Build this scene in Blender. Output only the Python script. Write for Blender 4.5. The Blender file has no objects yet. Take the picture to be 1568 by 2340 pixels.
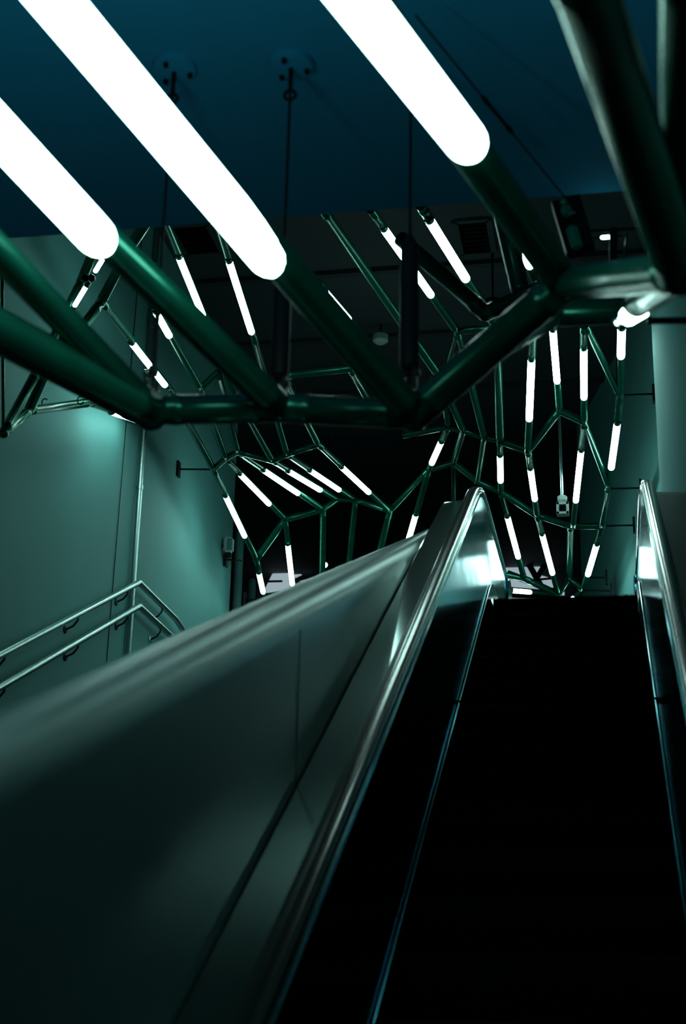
import bpy, bmesh, math
from mathutils import Vector, Matrix
sc = bpy.context.scene
COL = sc.collection
PI = math.pi

# ------------------------------------------------------------------ camera, world, exposure
YAW, PITCH, ROLL = math.radians(10.8), math.radians(18.62), math.radians(1.23)
EYE = Vector((0.267, 0.0, 1.6))
FWD = Vector((-math.sin(YAW)*math.cos(PITCH), math.cos(YAW)*math.cos(PITCH), math.sin(PITCH)))
_r = Vector((math.cos(YAW), math.sin(YAW), 0)); _u = _r.cross(FWD)
RGT = _r*math.cos(ROLL) + _u*math.sin(ROLL); UPV = RGT.cross(FWD)
cam_d = bpy.data.cameras.new('camera'); cam = bpy.data.objects.new('camera', cam_d); COL.objects.link(cam)
M = Matrix((( RGT.x, UPV.x, -FWD.x, EYE.x), (RGT.y, UPV.y, -FWD.y, EYE.y), (RGT.z, UPV.z, -FWD.z, EYE.z), (0,0,0,1)))
cam.matrix_world = M
cam_d.sensor_fit = 'VERTICAL'; cam_d.sensor_height = 36; cam_d.sensor_width = 24; cam_d.lens = 50
cam_d.clip_start = 0.05; cam_d.clip_end = 200
cam_d.dof.use_dof = True; cam_d.dof.focus_distance = 13.5; cam_d.dof.aperture_fstop = 2.8
sc.camera = cam
w = bpy.data.worlds.new('world'); sc.world = w; w.use_nodes = True
w.node_tree.nodes['Background'].inputs[0].default_value = (0.2, 0.9, 1.0, 1)
w.node_tree.nodes['Background'].inputs[1].default_value = 0.004
sc.view_settings.view_transform = 'Standard'; sc.view_settings.look = 'None'
sc.view_settings.exposure = 0.0; sc.view_settings.gamma = 1.0; sc.view_settings.use_curve_mapping = False
LAMP_COL = (0.60, 1.0, 0.92); LAMP_STR = 20.0; NEAR_STR = 11.0

F = 3250.0
def P(px, py, Y):
    """survey point: the place at depth Y (metres up the hall) on the sight line through a pixel"""
    d = RGT*(px-784) - UPV*(py-1170) + FWD*F
    return EYE + d*(Y/d.y)

# ------------------------------------------------------------------ materials
def mat(name, col, rough=0.5, metal=0.0, coat=0.0, noise=0.0, nscale=6.0, bump=0.0, bscale=60.0, spec=0.5, stretch=None):
    m = bpy.data.materials.new(name); m.use_nodes = True
    nt = m.node_tree; b = nt.nodes['Principled BSDF']
    b.inputs['Base Color'].default_value = (*col, 1); b.inputs['Roughness'].default_value = rough
    b.inputs['Metallic'].default_value = metal; b.inputs['Coat Weight'].default_value = coat
    b.inputs['Coat Roughness'].default_value = 0.12
    b.inputs['Specular IOR Level'].default_value = spec
    tc = nt.nodes.new('ShaderNodeTexCoord'); mp = nt.nodes.new('ShaderNodeMapping')
    nt.links.new(tc.outputs['Object'], mp.inputs[0])
    if stretch: mp.inputs['Scale'].default_value = stretch
    if noise:
        n = nt.nodes.new('ShaderNodeTexNoise'); n.inputs['Scale'].default_value = nscale; n.inputs['Detail'].default_value = 5
        nt.links.new(mp.outputs[0], n.inputs[0])
        r = nt.nodes.new('ShaderNodeValToRGB')
        r.color_ramp.elements[0].position = 0.3; r.color_ramp.elements[1].position = 0.7
        r.color_ramp.elements[0].color = (*[c*(1-noise) for c in col], 1); r.color_ramp.elements[1].color = (*[min(1, c*(1+noise)) for c in col], 1)
        nt.links.new(n.outputs[0], r.inputs[0]); nt.links.new(r.outputs[0], b.inputs['Base Color'])
    if bump:
        n = nt.nodes.new('ShaderNodeTexNoise'); n.inputs['Scale'].default_value = bscale
        nt.links.new(mp.outputs[0], n.inputs[0])
        bp = nt.nodes.new('ShaderNodeBump'); bp.inputs['Strength'].default_value = bump; bp.inputs['Distance'].default_value = 0.01
        nt.links.new(n.outputs[0], bp.inputs['Height']); nt.links.new(bp.outputs[0], b.inputs['Normal'])
    return m
def emit(name, col, s):
    m = bpy.data.materials.new(name); m.use_nodes = True; nt = m.node_tree
    for n in list(nt.nodes): nt.nodes.remove(n)
    e = nt.nodes.new('ShaderNodeEmission'); o = nt.nodes.new('ShaderNodeOutputMaterial')
    e.inputs[0].default_value = (*col, 1); e.inputs[1].default_value = s
    nt.links.new(e.outputs[0], o.inputs[0]); return m
GREEN = mat('green_pipe_paint', (0.003, 0.125, 0.078), 0.27, 0.72, 0.12, 0.15, 9)
STEEL = mat('brushed_steel', (0.42, 0.58, 0.56), 0.33, 1.0, noise=0.06, nscale=3)
CLAD = mat('parapet_steel_cladding', (0.105, 0.205, 0.205), 0.34, 0.6, noise=0.12, nscale=1.6, stretch=(3, 0.5, 2), bump=0.05, bscale=5)
MIRROR = mat('polished_steel_panel', (0.05, 0.33, 0.45), 0.13, 1.0, bump=0.25, bscale=1.6)
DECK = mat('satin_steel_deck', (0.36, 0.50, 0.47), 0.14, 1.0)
GREEN2 = mat('lightened_barrel_green', (0.02, 0.45, 0.28), 0.25, 0.5, 0.5)  # green lightened in the colour itself, making up for weak light on the barrels
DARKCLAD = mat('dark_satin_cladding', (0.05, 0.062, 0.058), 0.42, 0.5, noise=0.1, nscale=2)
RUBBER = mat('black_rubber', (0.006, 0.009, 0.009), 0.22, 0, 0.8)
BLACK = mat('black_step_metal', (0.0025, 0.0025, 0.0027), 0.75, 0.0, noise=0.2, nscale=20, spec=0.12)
DARK = mat('dark_cast_metal', (0.010, 0.014, 0.014), 0.45, 0.5)
WALL = mat('painted_plaster_wall', (0.075, 0.245, 0.24), 0.75, 0, noise=0.06, nscale=1.2, bump=0.04, bscale=90)
SOFF = mat('blue_painted_soffit', (0.012, 0.36, 0.66), 0.8, 0, noise=0.05, nscale=1.1, bump=0.03)
CEIL = mat('dark_ceiling_panel', (0.034, 0.042, 0.048), 0.8, 0, noise=0.12, nscale=1.0)
CEILD = mat('ceiling_seam', (0.02, 0.03, 0.03), 0.8)
FLOOR = mat('dark_stone_floor', (0.05, 0.06, 0.06), 0.5, 0, noise=0.2, nscale=8)
GREY = mat('grey_plastic', (0.42, 0.50, 0.48), 0.5)
CHROME = mat('chrome', (0.75, 0.85, 0.85), 0.12, 1.0)
LAMP = emit('lamp_diffuser_glow', LAMP_COL, LAMP_STR)
LAMPN = emit('near_lamp_diffuser_glow', LAMP_COL, NEAR_STR)
WING = emit('lit_shop_window', (0.55, 0.72, 0.80), 0.55)

# ------------------------------------------------------------------ helpers
def link(name, bm, m, parent=None, smooth=True, angle=35):
    me = bpy.data.meshes.new(name); bm.normal_update(); bm.to_mesh(me); bm.free()
    o = bpy.data.objects.new(name, me); COL.objects.link(o)
    for k in (m if isinstance(m, (list, tuple)) else [m]): me.materials.append(k)
    if smooth:
        for p in me.polygons: p.use_smooth = True
        try: me.set_sharp_from_angle(angle=math.radians(angle))
        except Exception: pass
    if parent: o.parent = parent; o.matrix_parent_inverse = Matrix.Translation(-parent.location)
    return o
def thing(name, label, cat, loc=(0, 0, 0), group=None):
    o = bpy.data.objects.new(name, None); COL.objects.link(o); o.location = loc; o.empty_display_size = 0.1
    o['label'] = label; o['category'] = cat
    if group: o['group'] = group
    return o
def tag(o, label, cat, group=None):
    o['label'] = label; o['category'] = cat
    if group: o['group'] = group
    return o
def struct(name, bm, m, parent=None, smooth=False):
    o = link(name, bm, m, parent, smooth)
    if not parent: o['kind'] = 'structure'
    return o
def box(bm, x0, x1, y0, y1, z0, z1, bev=0.0):
    vs = [bm.verts.new((x, y, z)) for x in (x0, x1) for y in (y0, y1) for z in (z0, z1)]
    fs = [(0,1,3,2), (4,6,7,5), (0,4,5,1), (2,3,7,6), (0,2,6,4), (1,5,7,3)]
    nf = [bm.faces.new([vs[i] for i in f]) for f in fs]
    if bev:
        es = list({e for f in nf for e in f.edges})
        bmesh.ops.bevel(bm, geom=es, offset=bev, segments=2, affect='EDGES')
    return bm
def obox(bm, c, ax, ay, az, sx, sy, sz):
    """oriented box: centre, three unit axes, half sizes"""
    vs = [bm.verts.new(c + ax*sx*i + ay*sy*j + az*sz*k) for i in (-1, 1) for j in (-1, 1) for k in (-1, 1)]
    for f in [(0,1,3,2), (4,6,7,5), (0,4,5,1), (2,3,7,6), (0,2,6,4), (1,5,7,3)]: bm.faces.new([vs[i] for i in f])
def frame_of(d):
    d = d.normalized(); a = Vector((0, 0, 1)) if abs(d.z) < 0.95 else Vector((1, 0, 0))
    s = d.cross(a).normalized(); return d, s, s.cross(d).normalized()
def loft(bm, rings, seg):
    for a, b in zip(rings[:-1], rings[1:]):
        for i in range(seg):
            bm.faces.new((a[i], a[(i+1) % seg], b[(i+1) % seg], b[i]))
def lathe(bm, p0, d, prof, seg=20):
    """prof: list of (distance along d, radius)"""
    d, s, t = frame_of(d); rings = []
    for h, r in prof:
        rings.append([bm.verts.new(p0 + d*h + (s*math.cos(2*PI*i/seg) + t*math.sin(2*PI*i/seg))*max(r, 1e-4)) for i in range(seg)])
    loft(bm, rings, seg); bm.faces.new(rings[0][::-1]); bm.faces.new(rings[-1])
    return bm
def tube(bm, a, b, r0, r1=None, seg=20):
    return lathe(bm, a, b-a, [(0, r0), ((b-a).length, r0 if r1 is None else r1)], seg)
def path_tube(bm, pts, r, seg=12):
    rings = []; n = len(pts)
    s0 = None
    for i, p in enumerate(pts):
        d = ((pts[i]-pts[i-1]).normalized() if i else Vector()) + ((pts[i+1]-pts[i]).normalized() if i < n-1 else Vector())
        d.normalize()
        if s0 is None: _, s, t = frame_of(d)
        else: s = (s0 - d*s0.dot(d)).normalized(); t = s.cross(d)
        s0 = s
        rings.append([bm.verts.new(p + (s*math.cos(2*PI*k/seg)+t*math.sin(2*PI*k/seg))*r) for k in range(seg)])
    loft(bm, rings, seg); bm.faces.new(rings[0][::-1]); bm.faces.new(rings[-1]); return bm
def sph(bm, c, r, u=16, v=10):
    bmesh.ops.create_uvsphere(bm, u_segments=u, v_segments=v, radius=r, matrix=Matrix.Translation(c)); return bm
def fillet(pts, r, n=6):
    out = [pts[0]]
    for a, b, c in zip(pts[:-2], pts[1:-1], pts[2:]):
        a, b, c = Vector(a), Vector(b), Vector(c)
        d1 = (a-b).normalized(); d2 = (c-b).normalized()
        k = min(r, (a-b).length*0.45, (c-b).length*0.45)
        for i in range(n+1):
            t = i/n; out.append(tuple((b+d1*k)*(1-t)**2 + b*2*t*(1-t) + (b+d2*k)*t*t))
    out.append(pts[-1]); return out
def sweep(bm, path, prof, closed=True):
    """path of (Y, z); prof of (x, n), n measured along the path's normal"""
    n = len(path); rings = []
    for i, (y, z) in enumerate(path):
        a = Vector(path[max(i-1, 0)]); b = Vector(path[i]); c = Vector(path[min(i+1, n-1)])
        d1 = (b-a).normalized() if i else (c-b).normalized(); d2 = (c-b).normalized() if i < n-1 else d1
        nn = Vector((-d1.y, d1.x)) + Vector((-d2.y, d2.x)); nn.normalize()
        k = 1/max(0.4, nn.dot(Vector((-d1.y, d1.x))))
        rings.append([bm.verts.new((x, y + nn.x*h*k, z + nn.y*h*k)) for x, h in prof])
    m = len(prof)
    for a, b in zip(rings[:-1], rings[1:]):
        for i in range(m if closed else m-1):
            bm.faces.new((a[i], a[(i+1) % m], b[(i+1) % m], b[i]))
    if closed: bm.faces.new(rings[0][::-1]); bm.faces.new(rings[-1])
    bmesh.ops.recalc_face_normals(bm, faces=bm.faces[:])
    return bm
def B(): return bmesh.new()

# ------------------------------------------------------------------ setting
ZS, YS = 4.62, 5.03        # underside and far edge of the low blue soffit
ZC = 8.95                  # high dark ceiling
ZL = 4.28                  # upper landing
XW = -4.08                 # left wall face
struct('floor', box(B(), -6, 4, -4, 2.4, -0.2, 0.0), FLOOR)
struct('floor_upper_landing', box(box(B(), -1.14, 3, 10.9, 27, ZL-0.3, ZL-0.002), -6, -1.14, 12.2, 27, ZL-0.3, ZL-0.002), FLOOR)
struct('ceiling_soffit', box(B(), -6, 4, -4, YS, ZS, ZS+0.35), SOFF)
struct('wall_soffit_upstand', box(B(), -9, 4, YS-0.15, YS-0.002, ZS+0.352, ZC-0.002), CEIL)
struct('ceiling', box(B(), -9, 4, YS-0.15, 25.2, ZC, ZC+0.2), CEIL)
seams = [(7.6, 0), (9.2, 0), (11.9, 0), (13.4, 0), (15.0, 0), (16.6, 0), (18.2, 0), (20.4, 0)]
for i, (y, _) in enumerate(seams): struct('trim_%d' % (i+1), box(B(), -6.9, 3.9, y, y+0.09, ZC-0.05, ZC-0.002), CEILD)
struct('wall_left', box(B(), XW-0.3, XW, -4, 15.75, -0.2, ZC-0.002), WALL)
struct('wall_left_recess', box(B(), -9, XW-0.302, 15.55, 15.75, 0, ZC-0.002), WALL)
struct('wall_back', box(B(), -9, 4, 25.2, 25.5, ZL-0.3, ZC+0.2), CEILD)
struct('wall_front', box(B(), -6, 4, -4.3, -4.002, -0.2, ZS+0.35), SOFF)
# stair up along the left wall
bm = B()
for k in range(25):
    y = 3.4 + k*0.352; box(bm, XW+0.002, -1.14, y, 12.198, 0.172*k*1.0+0.0, 0.172*(k+1) - (0.002 if k < 24 else 0.02))
struct('floor_stairs', bm, FLOOR)
# right wall: flat pier close to the escalator, then a curved wall leaning inwards
bm = B(); pts = [(0.80, 11.6), (0.765, 11.35), (0.755, 11.1), (0.775, 10.85), (0.83, 10.62), (0.93, 10.45), (1.08, 10.34), (1.3, 10.28), (1.9, 10.25), (1.9, 11.6)]
lo = [bm.verts.new((x, y, 3.0)) for x, y in pts]; hi = [bm.verts.new((x, y, ZC-0.002)) for x, y in pts]
for i in range(len(pts)): j = (i+1) % len(pts); bm.faces.new((lo[i], lo[j], hi[j], hi[i]))
bm.faces.new(lo); bm.faces.new(hi[::-1]); bmesh.ops.recalc_face_normals(bm, faces=bm.faces[:]); struct('wall_right_pier', bm, WALL, smooth=True)
bm = B(); pts = [(1.02, 11.602), (0.98, 12.3), (0.90, 13.2), (0.80, 14.2), (0.66, 15.2), (0.48, 16.2), (0.26, 17.2), (0.0, 18.2)]
top = []; n = len(pts)
vf = [[bm.verts.new((x, y, z)) for x, y in pts] for z in (ZL-0.3, ZC-0.002)]
vb = [[bm.verts.new((x+0.25, y+0.06, z)) for x, y in pts] for z in (ZL-0.3, ZC-0.002)]
for i in range(n-1):
    bm.faces.new((vf[0][i], vf[0][i+1], vf[1][i+1], vf[1][i])); bm.faces.new((vb[0][i], vb[1][i], vb[1][i+1], vb[0][i+1]))
    bm.faces.new((vf[1][i], vf[1][i+1], vb[1][i+1], vb[1][i]))
bm.faces.new((vf[0][-1], vb[0][-1], vb[1][-1], vf[1][-1])); bm.faces.new((vf[0][0], vf[1][0], vb[1][0], vb[0][0]))
bmesh.ops.recalc_face_normals(bm, faces=bm.faces[:]); struct('wall_right', bm, WALL, smooth=True)
struct('wall_right_lower', box(B(), 1.30, 1.5, -4, 10.20, -0.2, ZS-0.002), WALL)
struct('wall_right_upper', box(B(), 1.60, 1.8, YS, 10.20, ZS, ZC-0.002), CEIL)

# ------------------------------------------------------------------ parapet between stair and escalator
PX = -0.97; PR = 0.135
def ridge(y): return 1.10 + 0.377*y
bm = B(); prof = []
for k in range(13):
    a = PI*k/12; prof.append((PX + PR*math.cos(a), -PR + PR*math.sin(a)))
rings = []
ys = [0.9 + i*0.25 for i in range(41)]
for y in ys:
    z = ridge(y); zb = max(-0.0, -1.0 + 0.577*(y-1.2)-0.6, 0.0)
    ring = [bm.verts.new((PX-PR, y, zb))] + [bm.verts.new((x, y, z+h)) for x, h in prof[::-1]] + [bm.verts.new((PX+PR, y, zb))]
    rings.append(ring)
for a, b in zip(rings[:-1], rings[1:]):
    for i in range(len(a)-1): bm.faces.new((a[i], a[i+1], b[i+1], b[i]))
bm.faces.new(rings[0]); bm.faces.new(rings[-1][::-1])
bmesh.ops.recalc_face_normals(bm, faces=bm.faces[:])
para = thing('parapet', 'steel clad parapet with rounded top rising left of the escalator', 'parapet', (PX, 0.9, 0))
link('cladding', bm, CLAD, para, angle=60)
for y in (4.98, 8.2):
    o = link('panel_joint', box(B(), PX+PR-0.001, PX+PR+0.0015, y, y+0.008, max(0, y*0.577-0.9), ridge(y)-PR*0.9), CEILD, para, False)

# ------------------------------------------------------------------ escalator
esc = thing('escalator', 'dark escalator with black steps and polished steel balustrades climbing away', 'escalator', (0, 2.4, 0))
SL = math.tan(math.radians(30))
path0 = fillet([(0.9, 0.13), (1.28/SL+0.24-0.0, 0.13), ((4.43+1.275)/SL, 4.43), (12.2, 4.43)], 0.28)
# re-anchor the lower bend to the inclined line z = -1.275 + SL*y
path0 = fillet([(0.9, 0.13), ((0.13+1.275)/SL, 0.13), ((4.43+1.275)/SL, 4.43), (12.2, 4.43)], 0.28)
for s in (-1, 1):
    sk = link('skirt', sweep(B(), path0, [(s*0.512, -0.35), (s*0.512, 0.0), (s*0.516, 0.004), (s*0.520, 0.0), (s*0.520, -0.35)]), DECK, esc)
    for y in (4.6, 7.55):
        z = -1.275 + SL*y
        link('skirt_joint', tube(B(), Vector((s*0.5115, y, z+0.004)), Vector((s*0.531, y, z+0.008)), 0.006, seg=8), BLACK, sk)
    link('balustrade_panel', sweep(B(), path0, [(s*0.521, -0.10), (s*0.524, 0.0), (s*0.566, 0.63), (s*0.578, 0.63), (s*0.60, -0.10)]), MIRROR, esc)
    link('handrail_guide', sweep(B(), path0, [(s*0.560, 0.632), (s*0.556, 0.642), (s*0.562, 0.664), (s*0.640, 0.664), (s*0.648, 0.642), (s*0.644, 0.615), (s*0.60, 0.612)]), DECK, esc)
    # the belt, with a half loop at the upper newel
    hp = [(y, z) for y, z in path0]
    hb = B(); prof = []
    for k in range(16):
        a = 2*PI*k/16; prof.append((s*0.600 + 0.041*math.cos(a)*(1 if abs(math.cos(a)) < .99 else 1), 0.688 + 0.020*math.sin(a)))
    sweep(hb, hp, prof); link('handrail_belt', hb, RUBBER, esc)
    lp = [Vector((s*0.60, 12.18 + 0.33*math.sin(a), 4.43+0.36+0.33*math.cos(a))) for a in [PI*i/12 for i in range(13)]]
    link('handrail_return', path_tube(B(), lp, 0.026), RUBBER, esc)
    link('newel_panel', lathe(B(), Vector((s*0.535, 12.18, 4.79)), Vector((s, 0, 0)), [(0, 0.29), (0.06, 0.29)], 32), MIRROR, esc)
    # bright inner trim under the belt, outer deck
    link('trim_strip', sweep(B(), path0, [(s*0.553, 0.64), (s*0.549, 0.652), (s*0.555, 0.662), (s*0.561, 0.652)]), CHROME, esc)
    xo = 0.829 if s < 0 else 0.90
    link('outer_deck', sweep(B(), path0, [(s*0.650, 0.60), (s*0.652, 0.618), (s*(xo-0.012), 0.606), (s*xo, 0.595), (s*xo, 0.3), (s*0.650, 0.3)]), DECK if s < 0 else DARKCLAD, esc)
link('side_cladding', sweep(B(), path0, [(0.905, 0.58), (1.28, 0.58), (1.28, -0.2), (0.905, -0.2)]), DARKCLAD, esc)
link('truss_underside', sweep(B(), path0, [(-0.80, -0.62), (-0.80, -0.40), (0.90, -0.40), (0.90, -0.62)]), BLACK, esc)
# steps: ribbed tread and curved ribbed riser
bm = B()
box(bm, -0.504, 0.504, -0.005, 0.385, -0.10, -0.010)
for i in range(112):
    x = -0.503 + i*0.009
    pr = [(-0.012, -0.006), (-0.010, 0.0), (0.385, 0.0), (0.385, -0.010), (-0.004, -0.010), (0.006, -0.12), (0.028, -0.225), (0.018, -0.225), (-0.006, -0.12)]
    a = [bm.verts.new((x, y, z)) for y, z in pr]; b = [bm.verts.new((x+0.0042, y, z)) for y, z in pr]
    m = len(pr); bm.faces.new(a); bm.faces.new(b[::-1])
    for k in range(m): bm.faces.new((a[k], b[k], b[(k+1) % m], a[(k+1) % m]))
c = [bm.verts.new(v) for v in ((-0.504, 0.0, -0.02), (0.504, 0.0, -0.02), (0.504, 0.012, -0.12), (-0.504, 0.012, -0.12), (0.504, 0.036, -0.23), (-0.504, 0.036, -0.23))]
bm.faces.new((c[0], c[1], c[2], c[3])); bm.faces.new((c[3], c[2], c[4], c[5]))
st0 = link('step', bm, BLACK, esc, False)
YN = (ZL - (-1.4))/SL
pos = [(YN + 0.4*k, ZL) for k in (2, 1)] + [(YN - 0.4*k, ZL - 0.4*SL*k) for k in range(0, 19)]
for i, (y, z) in enumerate(pos):
    o = st0 if i == 0 else st0.copy()
    if i: COL.objects.link(o); o.parent = esc
    o.matrix_parent_inverse = Matrix.Translation(-esc.location); o.location = (0, y, z)
bm = B(); box(bm, -0.505, 0.505, YN+1.2, YN+1.75, ZL-0.05, ZL+0.004, 0.002)
for i in range(100): box(bm, -0.5+i*0.01, -0.497+i*0.01, YN+1.12, YN+1.2, ZL-0.01, ZL+0.003)
link('comb_plate', bm, STEEL, esc, False)

# ------------------------------------------------------------------ pipe lattice
RP = 0.0425
EDGES = []
def lattice(name, label, nodes, edges, rad=RP, joints=True):
    ps = {k: P(*v[:3]) for k, v in nodes.items()}
    c = sum(ps.values(), Vector())/len(ps)
    root = thing(name, label, 'pipe lattice', c)
    for e in edges:
        a, b = e[0], e[1]; r = e[2] if len(e) > 2 else rad
        pa, pb = ps[a], ps[b]; L = (pb-pa).length; d = (pb-pa); EDGES.append((pa, pb, r))
        g = min(0.06, L*0.2)
        # pipe with a slim swaged collar near each end
        pr = [(0, r), (g, r), (g+0.002, r*1.035), (g+0.03, r*1.035), (g+0.032, r), (L-g-0.032, r), (L-g-0.03, r*1.035), (L-g-0.002, r*1.035), (L-g, r), (L, r)] if L > 0.35 else [(0, r), (L, r)]
        link('tube', lathe(B(), pa, d, pr), GREEN, root, angle=50)
    if joints:
        for k in ps:
            deg = [(e[2] if len(e) > 2 else rad) for e in edges if k in e[:2]]
            if len(deg) >= 2: link('joint', sph(B(), ps[k], max(deg)*1.03, 20, 12), GREEN, root)
    return root

# nearest frame: long pipes coming in over the camera onto a kinked cross beam
lattice('near_pipe_frame', 'large blurred green pipe frame overhead nearest the camera, with kinked black cross beam', {
 'a0': (345, 938, 3.75), 'a1': (640, 932, 3.9), 'a2': (945, 948, 4.0), 'a3': (1290, 648, 3.7), 'a4': (1555, 622, 2.75),
 't0': (-190, 660, 2.9), 't1': (-150, 425, 2.75), 't2': (-150, 170, 2.55), 't3': (-10, -150, 2.3), 't4': (700, -190, 2.2),
 't5': (1310, -120, 1.75), 't6': (1565, -120, 1.9), 'v1': (1150, 775, 3.85), 'v2': (1260, 712, 4.25), 'v3': (1440, 706, 4.35), 'a5': (1680, 650, 2.7)},
 [('a0', 'a1', .045), ('a1', 'a2', .045), ('a2', 'a3', .052), ('a3', 'a4', .044), ('t0', 'a0', .060), ('t1', 'a0'), ('t2', 'a1', .046), ('t3', 'a2', .05), ('t4', 'a3', .05),
  ('t5', 'a4', .05), ('t6', 'a4', .040), ('v1', 'v2', .050), ('v2', 'v3', .050), ('v3', 'a4', .042), ('a4', 'a5', .04)])
# small frame at the far left
lattice('left_corner_frame', 'green pipe frame at the left edge standing off the teal wall', {
 'b0': (8, 990, 8.5), 'b1': (66, 938, 8.9), 'b2': (205, 920, 10.0), 'b3': (330, 962, 11.75), 'c0': (86, 846, 8.8), 'c1': (100, 862, 8.9), 'c2': (185, 645, 9.2), 'c3': (228, 540, 9.0),
 'd0': (228, 695, 9.4), 'd1': (300, 560, 8.9), 'd2': (340, 500, 8.7), 'e1': (5, 640, 8.5), 'e2': (2, 400, 8.5), 'g0': (156, 724, 9.1), 'g1': (266, 542, 8.9)},
 [('b0', 'b1', .035), ('b1', 'b2', .035), ('b2', 'b3', .032), ('b0', 'c0', .035), ('b1', 'c1', .038), ('c0', 'c2', .035), ('c2', 'c3', .038), ('c1', 'd0', .038), ('d0', 'd1', .04), ('d1', 'd2', .04), ('b0', 'e1', .012), ('e1', 'e2', .012), ('g0', 'g1', .019)])
lattice('left_canopy_lattice', 'far left canopy of thin green pipes folded into zigzag ridges', {
 'k0': (232, 690, 9.5), 'k1': (388, 890, 11.2), 'e0': (488, 1072, 13.2), 'f0': (586, 1278, 15.0), 'g0': (608, 1378, 15.8), 'k2': (352, 700, 9.8), 'k3': (458, 888, 11.4), 'e1': (516, 1047, 13.0), 'f1': (652, 1187, 14.8),
 'k4': (497, 852, 11.4), 'e2': (543, 1032, 12.9), 'f2': (738, 1164, 14.9), 'k5': (368, 480, 9.2), 'k6': (540, 905, 11.8), 'z0': (728, 646, 10.2), 'z1': (812, 744, 11.0), 'e3': (622, 1052, 13.2), 'f3': (771, 1141, 15.0),
 'k7': (488, 480, 9.3), 'k8': (580, 770, 10.9), 'e4': (656, 1038, 13.2), 'f4': (812, 1142, 15.1), 'k9': (648, 860, 11.4), 'e5': (727, 1015, 13.1), 'f5': (891, 1168, 15.1), 'k10': (800, 843, 11.4), 'k11': (850, 930, 12.2),
 'h1': (674, 1380, 15.6), 'h2': (736, 1370, 15.8), 'h3': (792, 1345, 15.8), 'h5': (850, 1330, 15.8)},
 [('k0', 'k1'), ('k1', 'e0'), ('e0', 'f0'), ('f0', 'g0'), ('k2', 'k3'), ('k3', 'e1'), ('e1', 'f1'), ('k3', 'k4'), ('k4', 'e2'), ('e2', 'f2'), ('k5', 'k6'), ('k6', 'e3'), ('e3', 'f3'), ('k7', 'k8'), ('z0', 'z1', .030), ('k8', 'e4'), ('e4', 'f4'),
  ('k9', 'e5'), ('e5', 'f5'), ('k9', 'k10'), ('k10', 'k11'), ('e0', 'e1', .034), ('e1', 'e2', .034), ('e2', 'e3', .034), ('e3', 'e4', .034), ('e4', 'e5', .034), ('f0', 'f1', .04), ('f1', 'f2', .038), ('f2', 'f3', .034), ('f3', 'f4', .034), ('f4', 'f5', .034),
  ('f1', 'h1'), ('f2', 'h2', .038), ('f4', 'h3', .036), ('f5', 'h5', .038)], .032)
lattice('central_arch_lattice', 'dim green pipe lattice arching over the middle of the escalator', {
 'p3': (738, 478, 9.6), 'q3': (1002, 856, 12.0), 'c0': (1045, 757, 11.3), 'p4': (848, 480, 9.4), 'c1': (1135, 748, 11.2), 'p5': (962, 470, 9.2), 'r1': (1012, 880, 12.2), 'n1': (1024, 976, 13.0),
 'n2': (1059, 984, 13.0), 'n3': (1107, 1000, 13.1), 'n4': (1143, 1008, 13.1), 'n5': (1207, 1030, 13.1), 'm1': (980, 1074, 14.4), 'm2': (1037, 1057, 14.4), 'm3': (1091, 1100, 14.5), 'm4': (1145, 1124, 14.6), 'm5': (1228, 1178, 14.8),
 'm6': (1304, 1202, 15.0), 'm7': (1376, 1202, 15.0), 'x5': (891, 1168, 15.15), 'l1': (915, 1300, 15.8), 'l2': (1037, 1150, 15.4), 'l4': (1198, 1322, 16.2), 'l5': (1276, 1358, 16.6), 'l6': (1301, 1322, 16.4), 'l7': (1333, 1348, 16.4),
 'l8': (1308, 1368, 16.6), 'lz': (1150, 1312, 16.0), 'ly': (1160, 1348, 16.4), 'n0': (920, 996, 13.0), 'm8': (1058, 800, 11.7)},
 [('p3', 'q3', .042), ('q3', 'n2'), ('p4', 'c0'), ('c0', 'c1', .034), ('c0', 'r1', .03), ('r1', 'n1', .03), ('c0', 'n3', .034), ('p5', 'c1', .04), ('c1', 'n4', .04), ('n0', 'n1', .03), ('n1', 'n2', .03), ('n2', 'n3', .03), ('n3', 'n4', .03), ('n4', 'n5', .036),
  ('n1', 'm1'), ('n2', 'm2'), ('n3', 'm3', .028), ('n4', 'm4'), ('n5', 'm5'), ('x5', 'm1', .034), ('m1', 'm2', .034), ('m2', 'm3', .034), ('m3', 'm4', .036), ('m4', 'm5', .038), ('m5', 'm6', .036), ('m6', 'm7', .038),
  ('m1', 'l1'), ('m2', 'l2', .028), ('m4', 'l4', .034), ('m5', 'l5', .034), ('m6', 'l6', .036), ('m7', 'l7', .036), ('l4', 'l5', .04), ('l5', 'l6'), ('l6', 'l7', .034), ('l7', 'l8', .03), ('lz', 'l4', .034), ('ly', 'l5', .03)], .034)
lattice('right_net_lattice', 'hanging net of green pipes close to the curved right wall', {
 'a': (1218, 745, 11.0), 'n5': (1207, 1030, 13.05), 'b': (1263, 745, 11.0), 'q': (1279, 939, 12.4), 'c': (1334, 745, 11.0), 'd': (1335, 965, 12.6), 'e': (1310, 1202, 14.9), 'f': (1421, 735, 11.0), 'g': (1417, 905, 12.2), 'h': (1411, 965, 12.6), 'i': (1391, 1112, 13.9),
 'j': (1377, 1202, 14.9), 'k': (1338, 745, 11.0)},
 [('a', 'n5', .036), ('b', 'q', .033), ('q', 'n5', .034), ('q', 'd', .034), ('c', 'd', .034), ('d', 'e', .033), ('d', 'i', .030), ('f', 'g', .038), ('g', 'h', .038), ('h', 'i', .036), ('i', 'j', .036), ('k', 'g', .030)], .034)
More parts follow.
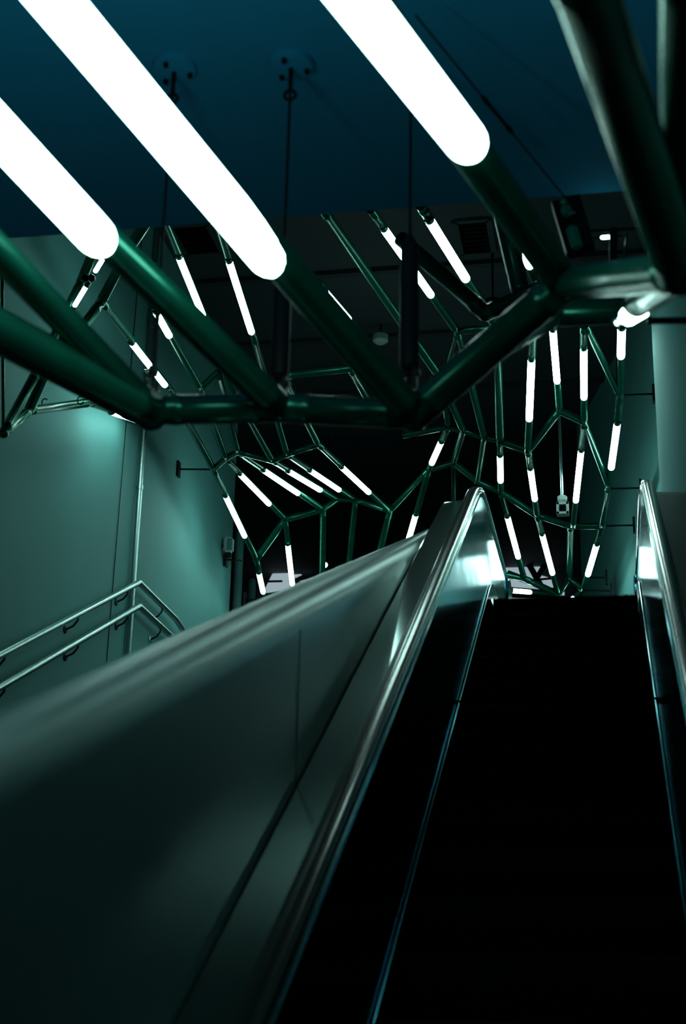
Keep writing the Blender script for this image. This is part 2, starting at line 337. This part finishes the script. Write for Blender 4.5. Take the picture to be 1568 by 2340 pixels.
lattice('middle_bracket_frame', 'short dark green pipe frame bent in a V beneath the near cross beam', {
 'u0': (915, 545, 6.4), 'u1': (1110, 716, 6.3), 'u2': (1262, 648, 6.0), 's0': (1133, 420, 5.9), 's1': (1196, 690, 6.2), 'w0': (1160, 480, 7.0), 'w1': (1245, 690, 7.6), 'y0': (1178, 540, 6.8), 'y1': (1262, 640, 7.0)},
 [('u0', 'u1'), ('u1', 'u2', .040), ('s0', 's1', .045), ('w0', 'w1', .028), ('y0', 'y1', .026)], .040)

# ------------------------------------------------------------------ lamps on the pipes
def lamp(p0, p1, r, label, group, near=False, off=0.5, cat='light tube'):
    a, b = P(*p0), P(*p1)
    if not near:      # seat the lamp on the pipe it belongs to
        best = None
        for pa, pb, er in EDGES:
            u = (pb-pa).normalized(); q = []
            for t in (a, b):
                v = (t-EYE).normalized(); w0 = pa-EYE; bb = u.dot(v); den = 1-bb*bb
                if den < 1e-6: q = None; break
                k = (bb*v.dot(w0) - u.dot(w0))/den; c = pa + u*k
                if k < -0.15 or k > (pb-pa).length+0.15: q = None; break
                q.append((c, (c-EYE).cross(v).length/(c-EYE).length*F))
            if q:
                e = q[0][1]+q[1][1] + abs(q[0][0].y-a.y)*3
                if best is None or e < best[0]: best = (e, q[0][0], q[1][0], er)
        if best and best[0] < 26: _, a, b, er = best; r = er*0.80
        else: print('LAMP UNSEATED', label, best and best[0])
    d = (b-a); L = d.length; dn = d.normalized()
    r *= 1.0 if near else 1.15; dwn = Vector((0, -0.85, -0.5)); dwn = (dwn - dn*dwn.dot(dn)).normalized()
    a2 = a + dwn*r*off; b2 = b + dwn*r*off; c = (a2+b2)/2
    root = thing('light_tube', label, cat, c, group)
    pr = [(0, r*0.96), (0.004, r)]
    for k in range(0, 7):
        t = k/6*PI/2; pr.append((L - r*1.3 + r*1.3*math.sin(t), r*math.cos(t)))
    link('diffuser', lathe(B(), a2, d, pr, 24), LAMPN if near else LAMP, root, angle=60)
    link('end_cap', lathe(B(), a2 - dn*0.035, d, [(0, r*0.9), (0.004, r*1.04), (0.036, r*1.04), (0.044, r*1.0)], 24), GREEN, root, angle=40)
    link('socket', lathe(B(), b2 - dn*0.012 - dwn*r*off*1.2, d, [(0, r*0.75), (0.035, r*0.7), (0.05, r*0.4)], 20), GREEN, root, angle=40)
    return root
G1, G2, G3, G4 = 'big blurred light tubes overhead', 'light tubes in the fan under the left canopy', 'light tubes hanging on the right side net', 'light tubes on pipes below the soffit edge'
for p0, p1, r, lb in [
 ((-150, 128, 2.55), (250, 560, 3.15), .052, 'big glowing light tube overhead at the left edge, lowest of the big ones'),
 ((27, -130, 2.3), (636, 602, 3.35), .055, 'longest big glowing light tube overhead, left of centre, crossing the blue soffit'),
 ((700, -150, 2.2), (1076, 334, 3.0), .051, 'big glowing light tube overhead right of centre, pointing at the dark coupling box')]:
    lamp(p0, p1, r, lb, G1, True, 0.55)
RL = .034
for p0, p1, r, lb in [
 ((508, 1134, 13.75), (555, 1228, 14.6), .033, 'glowing tube on the outermost left pipe of the canopy, beside the wall'),
 ((543, 1084, 13.45), (611, 1156, 14.4), .033, 'glowing tube of the canopy fan, second from the wall, above the bright green joint'),
 ((598, 1076, 13.45), (679, 1131, 14.3), .033, 'glowing tube of the canopy fan, first of the three lying nearly flat'),
 ((655, 1078, 13.6), (730, 1123, 14.5), .031, 'glowing tube of the canopy fan, middle one of the three lying nearly flat'),
 ((707, 1072, 13.6), (776, 1118, 14.6), .031, 'glowing tube of the canopy fan, last of the three lying nearly flat'),
 ((778, 1066, 13.6), (841, 1128, 14.6), .032, 'glowing tube of the canopy fan, farthest from the left wall'),
 ((588, 1307, 15.2), (602, 1354, 15.6), .034, 'short glowing tube lowest on the left, just above the parapet edge'),
 ((658, 1243, 15.1), (671, 1338, 15.5), .036, 'glowing tube hanging upright in front of the lit shop window above the parapet')]:
    lamp(p0, p1, r, lb, G2)
for p0, p1, r, lb in [
 ((1215, 817, 11.5), (1211, 958, 12.5), .031, 'long glowing tube on the left pipe of the right side net'),
 ((1263, 750, 11.0), (1274, 872, 11.9), .030, 'glowing tube of the right side net that starts at the black beam, second from left'),
 ((1335, 792, 11.3), (1336, 909, 12.2), .030, 'glowing tube of the right side net, upper one above the camera, third from left'),
 ((1420, 745, 11.05), (1419, 815, 11.6), .031, 'glowing tube of the right side net just below the chrome lamp'),
 ((1412, 963, 12.6), (1400, 1069, 13.5), .033, 'glowing tube nearest the curved right wall, above its wall stay'),
 ((1330, 1026, 13.2), (1315, 1144, 14.3), .034, 'glowing tube beside the small white hanging camera'),
 ((1212, 1067, 13.4), (1223, 1140, 14.3), .032, 'glowing tube of the right side net, below the long left one'),
 ((1143, 1037, 13.4), (1145, 1098, 14.3), .034, 'short glowing tube right above the top of the left handrail'),
 ((1162, 1177, 15.0), (1183, 1274, 15.8), .036, 'glowing tube just right of the left balustrade top'),
 ((1240, 1217, 15.1), (1263, 1310, 16.1), .036, 'slanting glowing tube over the middle of the escalator top'),
 ((1371, 1242, 15.4), (1350, 1315, 16.0), .036, 'lowest glowing tube on the right, leaning left over the steps'),
 ((1008, 1005, 13.3), (987, 1057, 14.1), .034, 'short glowing tube high above the parapet end, upper of two'),
 ((946, 1172, 15.1), (925, 1252, 15.6), .034, 'glowing tube whose end touches the parapet top, right of the dim pipes')]:
    lamp(p0, p1, r, lb, G3)
for p0, p1, r, lb in [
 ((404, 586, 9.8), (463, 722, 10.8), .028, 'glowing tube behind the thick pipe, left of a matching parallel one'),
 ((512, 597, 9.9), (577, 760, 10.9), .028, 'glowing tube hanging left of the end of the longest big light'),
 ((873, 522, 9.7), (985, 676, 10.7), .029, 'glowing tube partly hidden by the black hanger rod'),
 ((975, 502, 9.6), (1062, 640, 10.5), .032, 'glowing tube right beside the black hanger rod, ending at the bent dark pipe'),
 ((1162, 512, 7.3), (1212, 612, 7.5), .028, 'short glowing tube beside the dark pipe below the right big light'),
 ((1240, 610, 6.75), (1257, 632, 6.9), .024, 'tiny glowing tube end above the black beam joint'),
 ((296, 783, 10.3), (380, 878, 11.1), .028, 'glowing tube on the slanting pipe left of the kinked beam, with a black clamp'),
 ((356, 708, 9.85), (390, 766, 10.3), .028, 'short glowing tube in the dark gap between two thick pipes'),
 ((241, 584, 8.95), (217, 625, 9.0), .016, 'slim glowing tube behind the end of the left big light'),
 ((198, 654, 9.05), (169, 703, 9.1), .018, 'slim glowing tube continuing below the one behind the left big light'),
 ((256, 938, 10.7), (325, 958, 11.65), .028, 'glowing tube at the end of the left corner frame, lighting the wall'),
 ((742, 663, 10.3), (799, 729, 10.85), .026, 'sliver of a glowing tube behind the thick middle pipe')]:
    lamp(p0, p1, r, lb, G4)
lamp((1170, 1350, 16.3), (1216, 1354, 16.35), .028, 'small level glowing tube low behind the escalator top', 'distant lamps')
lamp((1300, 1362, 16.5), (1319, 1364, 16.6), .03, 'tiny glowing tube end right on the step edge line', 'distant lamps')
# chrome capped lamp at the right
a, b = P(1408, 745, 4.1), P(1492, 695, 4.0)
cl = thing('chrome_lamp', 'short fat glowing lamp with chrome cap under the near beam at right', 'lamp', (a+b)/2)
link('diffuser', lathe(B(), P(1424, 730, 4.08), b-a, [(0, .012), (.008, .026), (.02, .03), (.078, .030), (.082, .026)], 24), LAMPN, cl)
link('chrome_cap', lathe(B(), P(1402, 742, 4.1), b-a, [(0, .010), (.004, .016), (.018, .018), (.022, .012), (.03, .012)], 24), CHROME, cl)
link('neck', path_tube(B(), [P(1470, 704, 4.03), P(1490, 693, 4.02), P(1497, 680, 4.02), P(1488, 660, 4.02)], .011), CHROME, cl)

# ------------------------------------------------------------------ hangers from the soffit
def hanger(px, pyb, Y, label, thick, base=True, dia=0.011):
    bot = P(px, pyb, Y); top_ = Vector((bot.x, bot.y, ZS-0.001))
    h = thing('hanger_rod', label, 'hanger', top_, 'hangers holding up the near pipe frame')
    link('rod', tube(B(), top_, bot, dia*0.45), DARK, h)
    if base:
        link('ceiling_plate', lathe(B(), top_ - Vector((0, 0, .028)), Vector((0, 0, 1)), [(0, .05), (.006, .074), (.028, .076)], 32), SOFF, h)
        for k in range(3):
            a = 2*PI*k/3+.3; c = top_ + Vector((math.cos(a)*.055, math.sin(a)*.055, -.042))
            link('bolt', lathe(B(), c, Vector((0, 0, 1)), [(0, .009), (.016, .009)], 6), DARK, h)
        rg = [top_ + Vector((0.019*math.cos(t), 0, -0.135+0.019*math.sin(t))) for t in [2*PI*i/16 for i in range(17)]]
        link('eye_ring', path_tube(B(), rg, .006), DARK, h)
        link('eye_shank', tube(B(), top_ - Vector((0, 0, .115)), top_, .008), DARK, h)
    L = (top_-bot).length
    link('turnbuckle', lathe(B(), bot + Vector((0, 0, thick[0])), Vector((0, 0, 1)), [(0, .008), (.03, thick[2]), (thick[1]-.05, thick[2]), (thick[1], .006)], 16), DARK, h)
    for s in (-1, 1):
        link('fork', obb(bot + Vector((s*.018, 0, .035)), .007, .016, .055), DARK, h)
    link('pin', tube(B(), bot + Vector((-.034, 0, .04)), bot + Vector((.034, 0, .04)), .012), DARK, h)
def obb(c, sx, sy, sz):
    bm = B(); obox(bm, c, Vector((1, 0, 0)), Vector((0, 1, 0)), Vector((0, 0, 1)), sx, sy, sz); bmesh.ops.bevel(bm, geom=bm.edges[:], offset=min(sx, sy, sz)*.4, segments=2, affect='EDGES'); return bm
hanger(345, 935, 3.98, 'thin hanger rod from the faint left ceiling rose down to the leftmost beam joint', (.10, .30, .010))
hanger(637, 905, 4.02, 'hanger rod under the ring and bolted rose on the blue soffit, left of centre', (.04, .40, .030))
hanger(935, 880, 4.02, 'heavy black hanger rod in front of the parallel glowing tubes, at centre', (.03, .50, .031), base=False)
# slanting cable with turnbuckle to the coupling box
a, b = P(950, 35, 3.72), P(1300, 462, 4.5)
cb = thing('bracing_cable', 'slanting black cable with a turnbuckle running above the right big light', 'cable', a)
link('wire', tube(B(), a, b, .0035), DARK, cb)
link('turnbuckle', lathe(B(), a + (b-a)*.40, b-a, [(0, .004), (.02, .010), (.05, .007), (.14, .007), (.17, .011), (.2, .004)], 14), DARK, cb)
# coupling box with green barrel
c = P(1303, 520, 4.9)
cp = thing('coupling_box', 'black coupling box with shiny green barrels above the near beam joint', 'bracket', c)
ax = (P(1340, 600, 4.9)-P(1295, 450, 4.9)).normalized(); ay = ax.cross(Vector((0, 1, 0))).normalized(); az = ax.cross(ay)
bm = B(); obox(bm, c + ay*0.012, ay, ax, az, .055, .115, .03); link('housing', bm, DARK, cp, False)
for t, r, L in ((-.10, .016, .025), (-.065, .022, .04), (.03, .024, .09)):
    link('barrel', lathe(B(), c + ax*t - az*.0 + Vector((0, -.05, 0)), ax, [(0, r*.8), (.006, r), (L-.006, r), (L, r*.8)], 20), GREEN2, cp)
link('bolt', lathe(B(), P(1297, 490, 4.82), ay, [(0, .006), (.03, .006)], 8), STEEL, cp)
d1 = thing('cross_bracket', 'thin black bracket bar with a hanging arm beside the coupling box', 'bracket', P(1415, 525, 5.0))
link('bar', tube(B(), P(1350, 528, 5.0), P(1476, 521, 5.0), .006), DARK, d1)
link('arm', tube(B(), P(1402, 523, 5.0), P(1402, 598, 5.0), .016), DARK, d1)
link('strip', tube(B(), P(1434, 530, 5.0), P(1426, 590, 5.0), .004), GREEN, d1)
lamp((1400, 541, 5.1), (1373, 543, 5.1), .0055, 'thin little glowing tube under the bracket bar beside the coupling box', 'distant lamps')
# drops and stays
def stay(a, b, label):
    d = thing('wall_stay', label, 'wall stay', a, 'thin black stays tying the lattice to the walls')
    link('rod', tube(B(), a, b, .010), DARK, d)
    bm = B(); obox(bm, b, Vector((1, 0, 0)), Vector((0, 1, 0)), Vector((0, 0, 1)), .012, .04, .085); link('wall_plate', bm, DARK, d, False)
for p, q, lb in [((488, 1073, 13.2), (408, 1072, 13.45), 'thin black stay to the left wall, highest of the three on that side'),
                 ((552, 1281, 15.1), (517, 1279, 15.4), 'thin black stay below the small grey loudspeaker'),
                 ((602, 1371, 15.7), (560, 1370, 15.8), 'thin black stay just above the parapet, lowest on the left'),
                 ((1420, 903, 12.2), (1494, 900, 12.4), 'thin black stay at the top of the curved right wall, beside the bright edge'),
                 ((1395, 1117, 13.9), (1464, 1115, 14.0), 'thin black stay behind the top of the right handrail'),
                 ((1380, 1202, 14.9), (1449, 1200, 15.0), 'thin black stay right of the level green pipe'),
                 ((1303, 1319, 16.4), (1386, 1320, 16.4), 'thin black stay low over the steps, upper of two'),
                 ((1336, 1349, 16.4), (1397, 1350, 16.4), 'thin black stay low over the steps, lower of two')]:
    stay(P(*p), P(*q), lb)
rb = thing('wall_strut', 'thick black strut running off the right edge below the near joint', 'wall stay', P(1480, 732, 3.6))
link('rod', tube(B(), P(1478, 733, 3.9), P(1640, 731, 3.9), .011), DARK, rb)
# clamps on the left slanting tube
c1 = P(345, 852, 10.4); o = tag(link('pipe_clamp', lathe(B(), c1 - Vector((.05, 0, .02)), Vector((1, 0, .5)), [(0, .03), (.02, .05), (.05, .034), (.08, .05), (.11, .02)], 14), DARK), 'black clamp gripping the slanting glowing tube left of the kinked beam', 'clamp')
c2 = P(203, 634, 8.7); o = tag(link('pipe_clamp', lathe(B(), c2 - Vector((.05, 0, 0)), Vector((1, 0, -.1)), [(0, .02), (.02, .034), (.05, .02), (.07, .034), (.1, .015)], 14), DARK), 'black clamp between the two slim glowing tubes behind the left big light', 'clamp')
for k, (px, py) in enumerate([(184, 915), (103, 920)]):
    pts = [P(px+math.cos(t)*7, py+math.sin(t)*9, 9.2) for t in [0.3+5.2*i/14 for i in range(15)]]
    tag(link('hook', path_tube(B(), pts, .005), DARK), ['small dark hook on the left corner frame near its glowing end', 'small dark hook standing on the middle of the left corner frame'][k], 'hook')

# ------------------------------------------------------------------ things on the left wall
cp_ = [Vector((XW+.03, (lambda q: q)(12.2), z)) for z in (3.9, 8.93)]
YPIPE = 12.22
cdt = thing('conduit_pipe', 'steel conduit pipe running up the teal left wall', 'pipe', (XW+.03, YPIPE, 3.9))
link('pipe', tube(B(), Vector((XW+.035, YPIPE, 3.9)), Vector((XW+.035, YPIPE, ZC-.003)), .026), STEEL, cdt)
for z in (4.4, 6.1, 7.8): link('clip', lathe(B(), Vector((XW+.035, YPIPE, z)), Vector((0, 0, 1)), [(0, .032), (.04, .032)], 16), STEEL, cdt)
tag(link('wall_cable', tube(B(), Vector((XW+.006, 11.75, 4.2)), Vector((XW+.006, 11.85, 8.9)), .004), DARK), 'thin dark cable running up the left wall beside the conduit pipe', 'cable')
def on_rail(px, py, x=XW+.09):
    d = RGT*(px-784) - UPV*(py-1170) + FWD*F; return EYE + d*((x-EYE.x)/d.x)
for i, (pp, lb) in enumerate([([(-60, 1530), (0, 1497), (318, 1331), (402, 1415), (423, 1448), (440, 1500)], 'upper steel handrail on the left wall, bending level at the stair top'),
                 ([(-60, 1604), (0, 1570), (318, 1385), (396, 1458), (430, 1490)], 'lower steel handrail on the left wall, parallel under the upper one')]):
    pts = [on_rail(*q) for q in pp]
    h = thing('handrail', lb, 'handrail', pts[2], 'steel handrails on the left wall')
    link('rail', path_tube(B(), pts, .029, 14), STEEL, h)
    a, b = pts[1], pts[2]; c_, d_ = pts[2], pts[3]
    for t, u, v in ((.03, a, b), (.5, a, b), (.9, a, b), (.62, c_, d_)):
        p = u + (v-u)*t
        cur = [p + Vector((0, 0, -.015)), p + Vector((0, -.012, -.06)), p + Vector((-.03, -.03, -.11)), p + Vector((-.072, -.045, -.135)), p + Vector((-.088, -.05, -.14))]
        br = link('bracket', path_tube(B(), cur, .009, 10), DARK, h)
        link('rosette', lathe(B(), cur[-1] + Vector((-.001, 0, 0)), Vector((1, 0, 0)), [(0, .035), (.008, .035), (.012, .028)], 18), STEEL if t == .62 else DARK, br)
# two light pillars past the end of the left wall and the loudspeaker
for (px, wd, Y, zt, lb) in [(541, .055, 16.3, 7.0, 'pale vertical post just past the corner of the left wall, taller of two'), (574, .05, 17.6, 6.75, 'pale vertical post farther right of the taller one, its top round')]:
    q = P(px, 1380, Y); tag(link('wall_post', lathe(B(), Vector((q.x, q.y, ZL)), Vector((0, 0, 1)), [(0, wd), (zt-ZL-.03, wd), (zt-ZL, wd*.6)], 24), WALL), lb, 'post', 'pale posts past the left wall')
c = P(523, 1246, 15.3)
sp = thing('loudspeaker', 'small grey box loudspeaker on the left wall beside the light pool', 'loudspeaker', c)
link('housing', obb(c, .055, .05, .09), GREY, sp); link('grille', obb(c + Vector((.02, -.047, -.0)), .03, .01, .07), WALL, sp)
link('bracket', obb(c + Vector((-.01, 0, -.12)), .045, .03, .03), DARK, sp); link('mounting_arm', tube(B(), c + Vector((-.01, 0, 0)), c + Vector((-.2, .03, 0)), .012), DARK, sp)

# ------------------------------------------------------------------ camera on a drop pole
pt = P(1280, 945, 13.6); c = P(1285, 1140, 13.6)
cc = thing('security_camera', 'small white security camera hanging on a thin pole over the escalator', 'camera', pt)
link('drop_pole', tube(B(), Vector((c.x-.01, c.y, ZC-.002)), c, .014), STEEL, cc)
link('mount', obb(c, .047, .04, .03), GREY, cc)
link('yoke', obb(c + Vector((0, 0, -.045)), .02, .02, .02), GREY, cc)
c2 = c + Vector((.003, -.03, -.12)); bm = B()
for (dx, dz, sx, sz) in ((-.048, 0, .013, .06), (.048, 0, .013, .06), (0, .05, .06, .012), (0, -.05, .06, .012)):
    obox(bm, c2 + Vector((dx, 0, dz)), Vector((1, 0, 0)), Vector((0, 1, 0)), Vector((0, 0, 1)), sx, .05, sz)
hs = link('housing', bm, GREY, cc, False); link('lens', lathe(B(), c2 + Vector((0, -.02, 0)), Vector((0, 1, 0)), [(0, .036), (.05, .04)], 24), BLACK, hs)

# ------------------------------------------------------------------ ceiling vents, ceiling pendants
def onceil(px, py, z=ZC):
    d = RGT*(px-784) - UPV*(py-1170) + FWD*F; return EYE + d*((z-EYE.z)/d.z)
for (px, py, sx, sy, lb) in [(1085, 540, .17, .34, 'square dark vent in the high ceiling right of the black hanger rod'), (450, 545, .2, .3, 'faint square vent in the high ceiling above the left pair of glowing tubes')]:
    c = onceil(px, py); v = thing('ceiling_vent', lb, 'vent', c, 'square vents in the high ceiling')
    bm = B()
    for (dx, dy, ax_, ay_) in ((-sx, 0, .03, sy), (sx, 0, .03, sy), (0, -sy, sx, .03), (0, sy, sx, .03)): box(bm, c.x+dx-ax_, c.x+dx+ax_, c.y+dy-ay_, c.y+dy+ay_, ZC-.03, ZC-.002)
    link('frame', bm, GREY if False else CEIL, v, False)
    link('backing', box(B(), c.x-sx, c.x+sx, c.y-sy, c.y+sy, ZC-.008, ZC-.003), BLACK, v, False)
    for k in range(8):
        y = c.y - sy + (k+.5)*sy/4; bm = B(); obox(bm, Vector((c.x, y, ZC-.02)), Vector((1, 0, 0)), Vector((0, .8, .6)), Vector((0, -.6, .8)), sx-.02, .02, .003); link('slat', bm, DARK, v, False)
for (px, py, L, lb) in [(1125, 575, .55, 'thin dark drop pendant from the high ceiling right of the square vent'), (870, 742, .12, 'faint pale puck light in the high ceiling between two pipes'), (1210, 1000, .7, 'dark drop pendant hanging over the right side net')]:
    c = onceil(px, py); v = thing('ceiling_pendant', lb, 'pendant', c)
    link('stem', tube(B(), c - Vector((0, 0, .003)), c - Vector((0, 0, L)), .012), DARK, v)
    link('head', lathe(B(), c - Vector((0, 0, L+.12)), Vector((0, 0, 1)), [(0, .05), (.03, .09), (.1, .09), (.14, .02)], 20), GREY if L < .2 else DARK, v)
c = P(743, 1291, 18); s = thing('round_lamp', 'small round glowing lamp far off above the middle of the parapet', 'lamp', c, None)
link('bulb', sph(B(), c, .035), LAMP, s); link('cord', tube(B(), Vector((c.x, c.y, ZC-.002)), c + Vector((0, 0, .03)), .006), DARK, s)

# ------------------------------------------------------------------ lit shop windows at the back
def pane(i, poly, Y=25.0, bars=()):
    ps = [P(x, y, Y) for x, y in poly]; bm = B()
    f = [bm.verts.new(p) for p in ps]; g = [bm.verts.new(p + Vector((0, .06, 0))) for p in ps]
    bm.faces.new(f); bm.faces.new(g[::-1]); n = len(ps)
    for k in range(n): bm.faces.new((f[k], g[k], g[(k+1) % n], f[(k+1) % n]))
    bmesh.ops.recalc_face_normals(bm, faces=bm.faces[:])
    w_ = struct('window_%d' % i, bm, WING)
    for (x0, y0, x1, y1, r) in bars: struct('window_bar', tube(B(), P(x0, y0, Y-.1), P(x1, y1, Y-.1), r), BLACK, w_)
    return w_
pane(1, [(600, 1400), (606, 1345), (622, 1312), (650, 1290), (662, 1300), (645, 1345), (632, 1358), (600, 1360)], 24.8, [(600, 1329, 645, 1328, .02), (605, 1360, 640, 1354, .03)])
pane(2, [(648, 1350), (656, 1300), (664, 1286), (692, 1285), (697, 1308), (668, 1322)], 24.9)
pane(3, [(642, 1352), (650, 1336), (668, 1334), (668, 1348)], 24.8)
pane(4, [(685, 1328), (712, 1321), (712, 1327)], 24.8)
pane(5, [(1155, 1290), (1236, 1290), (1228, 1312), (1262, 1322), (1266, 1340), (1240, 1345), (1155, 1338)], 24.9, [(1208, 1288, 1240, 1345, .055), (1250, 1282, 1222, 1330, .05), (1235, 1324, 1268, 1321, .02), (1160, 1310, 1235, 1338, .06)])
pane(6, [(1155, 1372), (1155, 1348), (1290, 1352), (1290, 1372)], 24.9, [(1150, 1360, 1290, 1366, .04)])
